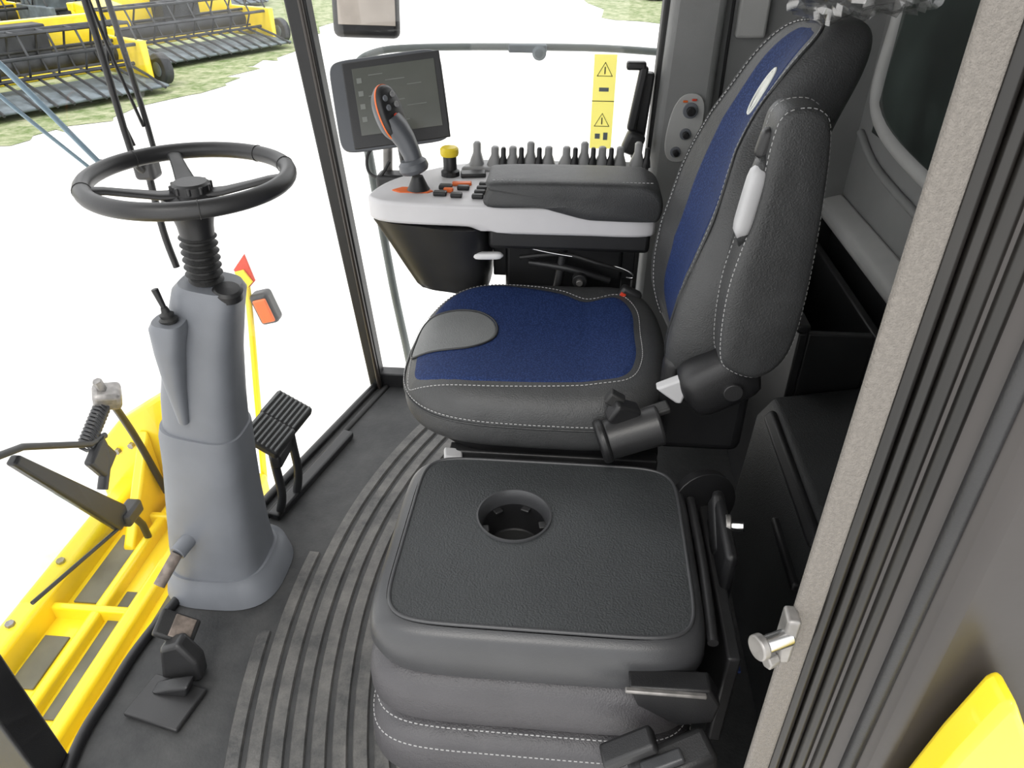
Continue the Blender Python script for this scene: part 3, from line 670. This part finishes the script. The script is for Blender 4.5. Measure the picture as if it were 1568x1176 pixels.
# ------------------------------------------------------------ headrest plastic film
vs=[];fs=[];nx,ny=44,30
for i in range(nx+1):
    for j in range(ny+1):
        u=i/nx*2*math.pi; v=j/ny*math.pi
        p=Vector((.11*math.cos(u)*math.sin(v),.09*math.sin(u)*math.sin(v),.050*math.cos(v)))
        d=1+.40*noise.noise(p*30+Vector((3,1,2)))+.30*abs(noise.noise(p*75))
        vs.append(Vector((.395,1.25,1.315))+p*d)
for i in range(nx):
    for j in range(ny): fs.append((i*(ny+1)+j,(i+1)*(ny+1)+j,(i+1)*(ny+1)+j+1,i*(ny+1)+j+1))
mk('plastic_headrest_cover',vs,fs,M['film'],None,angle=20)
# ------------------------------------------------------------ outside the cab
hr_=group('handrail')
tube('bar',[(-.68,2.30,.86),(-.675,2.30,.98),(-.62,2.30,1.035),(-.45,2.30,1.055),(0,2.30,1.06),(.24,2.30,1.05)],.010,M['rail'],hr_,smooth=8)
tube('post',[(-.66,2.30,.80),(-.62,2.30,.3),(-.57,2.30,-.25),(-.57,2.30,-1.2)],.014,M['rail'],hr_,smooth=6)
box('clamp',(-.155,2.29,1.058),(.11,.03,.022),M['mgrey'],hr_,bevel=.005); lathe('clamp_knob',(-.12,2.27,1.05),[(.018,0),(.020,.01),(.012,.018),(0,.02)],M['mgrey'],hr_,axis=(0,-1,0))
mr=group('side_mirror')
Rm=Euler((math.radians(-8),math.radians(3),math.radians(15))).to_matrix()
mc=Vector((-.655,2.45,1.218))
box('housing',mc,(.20,.05,.32),M['blk'],mr,bevel=.02,R=Rm); box('mirror_glass',mc+Rm@Vector((0,-.027,0.01)),(.17,.004,.27),M['mir'],mr,bevel=.001,R=Rm)
tube('mirror_arm',[(-.64,2.2,1.75),(-.65,2.42,1.6),(-.66,2.46,1.34)],.012,M['blk'],mr,smooth=5)
wp=group('windshield_wiper')
tube('arm_a',[(-1.06,1.63,1.55),(-1.05,1.659,1.234),(-1.05,1.673,.917),(-1.05,1.70,.86)],.008,M['blk'],wp,smooth=5)
tube('arm_b',[(-1.06,1.72,1.55),(-1.05,1.743,1.226),(-1.05,1.771,.898),(-1.05,1.74,.84)],.007,M['blk'],wp,smooth=5)
tube('arm_c',[(-1.05,1.72,.86),(-1.05,1.716,.70),(-1.04,1.716,.60)],.009,M['blk'],wp,smooth=5)
tube('arm_brace',[(-1.06,1.64,1.45),(-1.055,1.70,1.15),(-1.055,1.76,.95)],.004,M['blk'],wp,smooth=5)
tube('hose',[(-1.06,1.70,1.40),(-1.06,1.72,1.18),(-1.07,1.69,1.05),(-1.055,1.70,.92)],.004,M['blk'],wp,smooth=6)
tube('blade_a',[(-1.12,1.34,1.24),(-1.10,1.42,1.14),(-1.09,1.60,.91)],.006,M['bladeb'],wp,smooth=4)
tube('blade_b',[(-1.11,1.32,1.18),(-1.10,1.40,1.08),(-1.09,1.57,.90)],.004,M['bladeb'],wp,smooth=4)
tube('blade_link',[(-1.09,1.60,.91),(-1.07,1.66,.885),(-1.05,1.72,.87)],.006,M['blk'],wp)
box('pivot',(-1.05,1.72,.86),(.05,.05,.05),M['blk'],wp,bevel=.01)
# yellow header frame in front / below
hf=group('combine_feeder_frame')
box('deck',(-1.37,1.25,-.50),(.56,1.6,.05),M['yel'],hf,.01)
box('beam_inner',(-1.14,1.25,-.44),(.08,1.6,.12),M['yel'],hf,.02)
box('beam_mid',(-1.30,1.25,-.455),(.05,1.6,.07),M['yel'],hf,.015)
box('beam_mid_b',(-1.42,1.35,-.46),(.035,1.3,.06),M['yel'],hf,.012)
box('beam_outer',(-1.60,1.30,-.44),(.08,1.5,.12),M['yel'],hf,.02)
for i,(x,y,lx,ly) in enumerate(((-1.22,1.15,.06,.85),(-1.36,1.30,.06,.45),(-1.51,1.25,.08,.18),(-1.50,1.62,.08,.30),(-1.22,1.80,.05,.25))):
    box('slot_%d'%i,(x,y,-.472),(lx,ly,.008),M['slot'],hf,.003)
for i in range(3):
    box('gusset_%d'%i,(-1.45,1.0+i*.42,-.455),(.30,.025,.06),M['yel'],hf,.008)
extr('end_plate',[(-1.72,-.36),(-1.64,-.20),(-1.57,-.126),(-1.39,-.01),(-1.20,0),(-1.12,-.55),(-1.72,-.55)],'xz',1.97,2.03,M['yel'],hf,bevel=.012)
extr('end_gusset',[(1.70,-.46),(1.97,-.15),(1.97,-.5),(1.70,-.5)],'yz',-1.50,-1.46,M['yel'],hf,bevel=.01)
extr('end_gusset_b',[(1.75,-.46),(1.97,-.10),(1.97,-.5),(1.75,-.5)],'yz',-1.28,-1.24,M['yel'],hf,bevel=.01)
for i in range(3): cyl('end_bolt_%d'%i,(-1.60+.06*i,1.97,-.25+.03*i),(-1.60+.06*i,1.955,-.25+.03*i),.012,M['steel'],hf,seg=6)
for i in range(5): cyl('bolt_%d'%i,(-1.60,.80+i*.25,-.385),(-1.60,.80+i*.25,-.37),.014,M['steel'],hf,seg=6)
la=hf
extr('link_plate',[(1.345,.205),(1.375,.215),(1.66,-.215),(1.655,-.27),(1.60,-.275)],'yz',-1.42,-1.39,M['blk'],la,bevel=.008)
extr('clear_panel',[(1.25,.22),(1.345,.19),(1.60,-.26),(1.22,-.17),(1.12,-.05)],'yz',-1.405,-1.400,M['lens'],la,bevel=.001)
tube('panel_edge',[(-1.40,1.62,-.27),(-1.40,1.42,-.22),(-1.40,1.22,-.17)],.006,M['blk'],la)
tube('long_rod',[(-1.4,1.2,.30),(-1.4,1.40,.22),(-1.4,1.62,.06),(-1.4,1.69,.04)],.010,M['blk'],la)
tube('spring',[(-1.42+.022*math.cos(i*.9),1.62+i*.0016,.045+i*.0008+.022*math.sin(i*.9)) for i in range(80)],.006,M['blk2'],la,seg=6)
box('bracket',(-1.41,1.77,.13),(.08,.07,.07),M['steel'],la,bevel=.015,rot=(20,10,30)); cyl('bracket_bolt',(-1.41,1.76,.16),(-1.41,1.75,.20),.014,M['steel'],la,seg=6)
tube('drop_link',[(-1.40,1.66,.05),(-1.40,1.66,-.02),(-1.40,1.60,-.10)],.016,M['blk'],la,smooth=4)
box('drop_plate',(-1.40,1.64,-.01),(.03,.09,.10),M['blk'],la,bevel=.01,rot=(25,0,0))
box('foot',(-1.40,1.67,-.26),(.05,.09,.05),M['blk2'],la,bevel=.01)
tube('foot_link',[(-1.40,1.67,-.26),(-1.41,1.72,-.36),(-1.42,1.74,-.46)],.012,M['blk'],la)
tube('hydraulic_hose',[(-1.41,1.78,.10),(-1.44,1.84,.0),(-1.46,1.90,-.15),(-1.44,1.93,-.40)],.012,M['blk'],la,smooth=6)
mk_=group('marker_light')
extr('flag_red',[(-1.17,.34),(-1.12,.40),(-1.10,.30),(-1.13,.27)],'xz',2.265,2.275,M['red'],mk_,.002); extr('flag_yellow',[(-1.165,.335),(-1.13,.345),(-1.105,.30),(-1.13,.275)],'xz',2.255,2.264,M['ylk'],mk_,.002)
box('lamp_body',(-1.08,2.27,.20),(.07,.06,.12),M['blk'],mk_,bevel=.015,rot=(0,-15,0)); box('lamp_lens',(-1.075,2.235,.20),(.05,.012,.09),M['org'],mk_,bevel=.006,rot=(0,-15,0))
tube('lamp_post',[(-1.13,2.26,.28),(-1.14,2.24,.1),(-1.13,2.16,-.1),(-1.12,2.05,-.42)],.012,M['yel'],mk_,smooth=4)
# ------------------------------------------------------------ header row in yard
def header(name,x,y,ang,m1,L=5.5,frame=None):
    g=group(name); R=Matrix.Rotation(math.radians(ang),3,'Z')
    def P(a,b,c): v=R@Vector((a,b,0)); return Vector((x+v.x,y+v.y,-1.87+c))
    def bx(n_,a,b,c,sa,sb,sc_,m_,rx=0): 
        box(n_,P(a,b,c),(sa,sb,sc_),m_,g,bevel=.03,R=R@Euler((math.radians(rx),0,0)).to_matrix())
    bx('back_frame',0,.9,.75,L,.12,.9,m1); bx('trough',0,.35,.35,L,.9,.12,m1,-8)
    bx('cutter_bar',0,-.75,.18,L,1.3,.06,M['mgrey'],5)
    bx('end_left',-L/2,.2,.55,.15,1.9,.75,m1); bx('end_right',L/2,.2,.55,.15,1.9,.75,m1)
    bx('top_beam',0,.95,1.25,L,.25,.18,m1)
    bx('centre_box',.3,.7,1.0,1.1,.7,.6,M['mach']); bx('side_shield',-L/2+.5,.5,1.05,.9,.8,.5,m1,10)
    for i in range(6):
        t=i*math.pi/3
        tube('reel_bat_%d'%i,[P(-L/2,-.1+.45*math.cos(t),.85+.45*math.sin(t)),P(L/2,-.1+.45*math.cos(t),.85+.45*math.sin(t))],.035,M['mach'],g,seg=6)
    for k_ in range(9):
        a=-L/2+L*k_/8
        tube('reel_spider_%d'%k_,[P(a,-.1+.45*math.cos(q*math.pi/3),.85+.45*math.sin(q*math.pi/3)) for q in range(6)],.025,M['mach'],g,seg=5,closed=True)
    for k_ in range(14):
        a=-L/2+L*(k_+.5)/14
        tube('crop_divider_%d'%k_,[P(a,-.2,.45),P(a,-.9,.30),P(a,-1.5,.12)],.03,M['mach'],g,seg=5)
    cyl('auger',P(-L/2,.45,.6),P(L/2,.45,.6),.2,M['mach'],g,seg=14)
    for a in(-L/2-.25,L/2+.25):
        cyl('wheel_%d'%int(a*10),P(a,-.6,.32),P(a+.2,-.6,.32),.32,M['mach'],g,seg=20,bevel=.03); cyl('wheel_rim_%d'%int(a*10),P(a-.01,-.6,.32),P(a+.21,-.6,.32),.15,M['mgrey'],g,seg=14)
H=[(-10.3,20.2,62,4.6),(-10.9,14.5,58,4.4),(-12.6,10.6,55,4.0),(-15.2,15.6,60,5.5),(-14.0,24,60,5.0),(-17.5,20.0,60,5.5),(-19,27,62,5.5),(-21.5,22,60,5.5),(-27,27,62,5.5),(-15.0,30,60,5.5),(-22,35,60,5.5),(-29,33,60,5.5)]
for i,(x,y,a,L) in enumerate(H): header('harvester_header' if i==0 else 'harvester_header.%03d'%i,x,y,a,M['yel'] if i%5!=4 else M['mgrey'],L)
for i,(x,y,a) in enumerate([(6,36,5),(14,38,5)]): header('parked_machine' if i==0 else 'parked_machine.%03d'%i,x,y,a,M['mgrey'],7)
# ------------------------------------------------------------ recentre empties
bpy.context.view_layer.update()
for e in [o for o in sc.objects if o.type=='EMPTY']:
    pts=[ch.matrix_world@Vector(c) for ch in e.children for c in ch.bound_box]
    if not pts: continue
    lo=Vector([min(p[i] for p in pts) for i in range(3)]);hi=Vector([max(p[i] for p in pts) for i in range(3)])
    c=(lo+hi)/2; c.z=lo.z
    e.location=c
    for ch in e.children: ch.location=ch.location-c
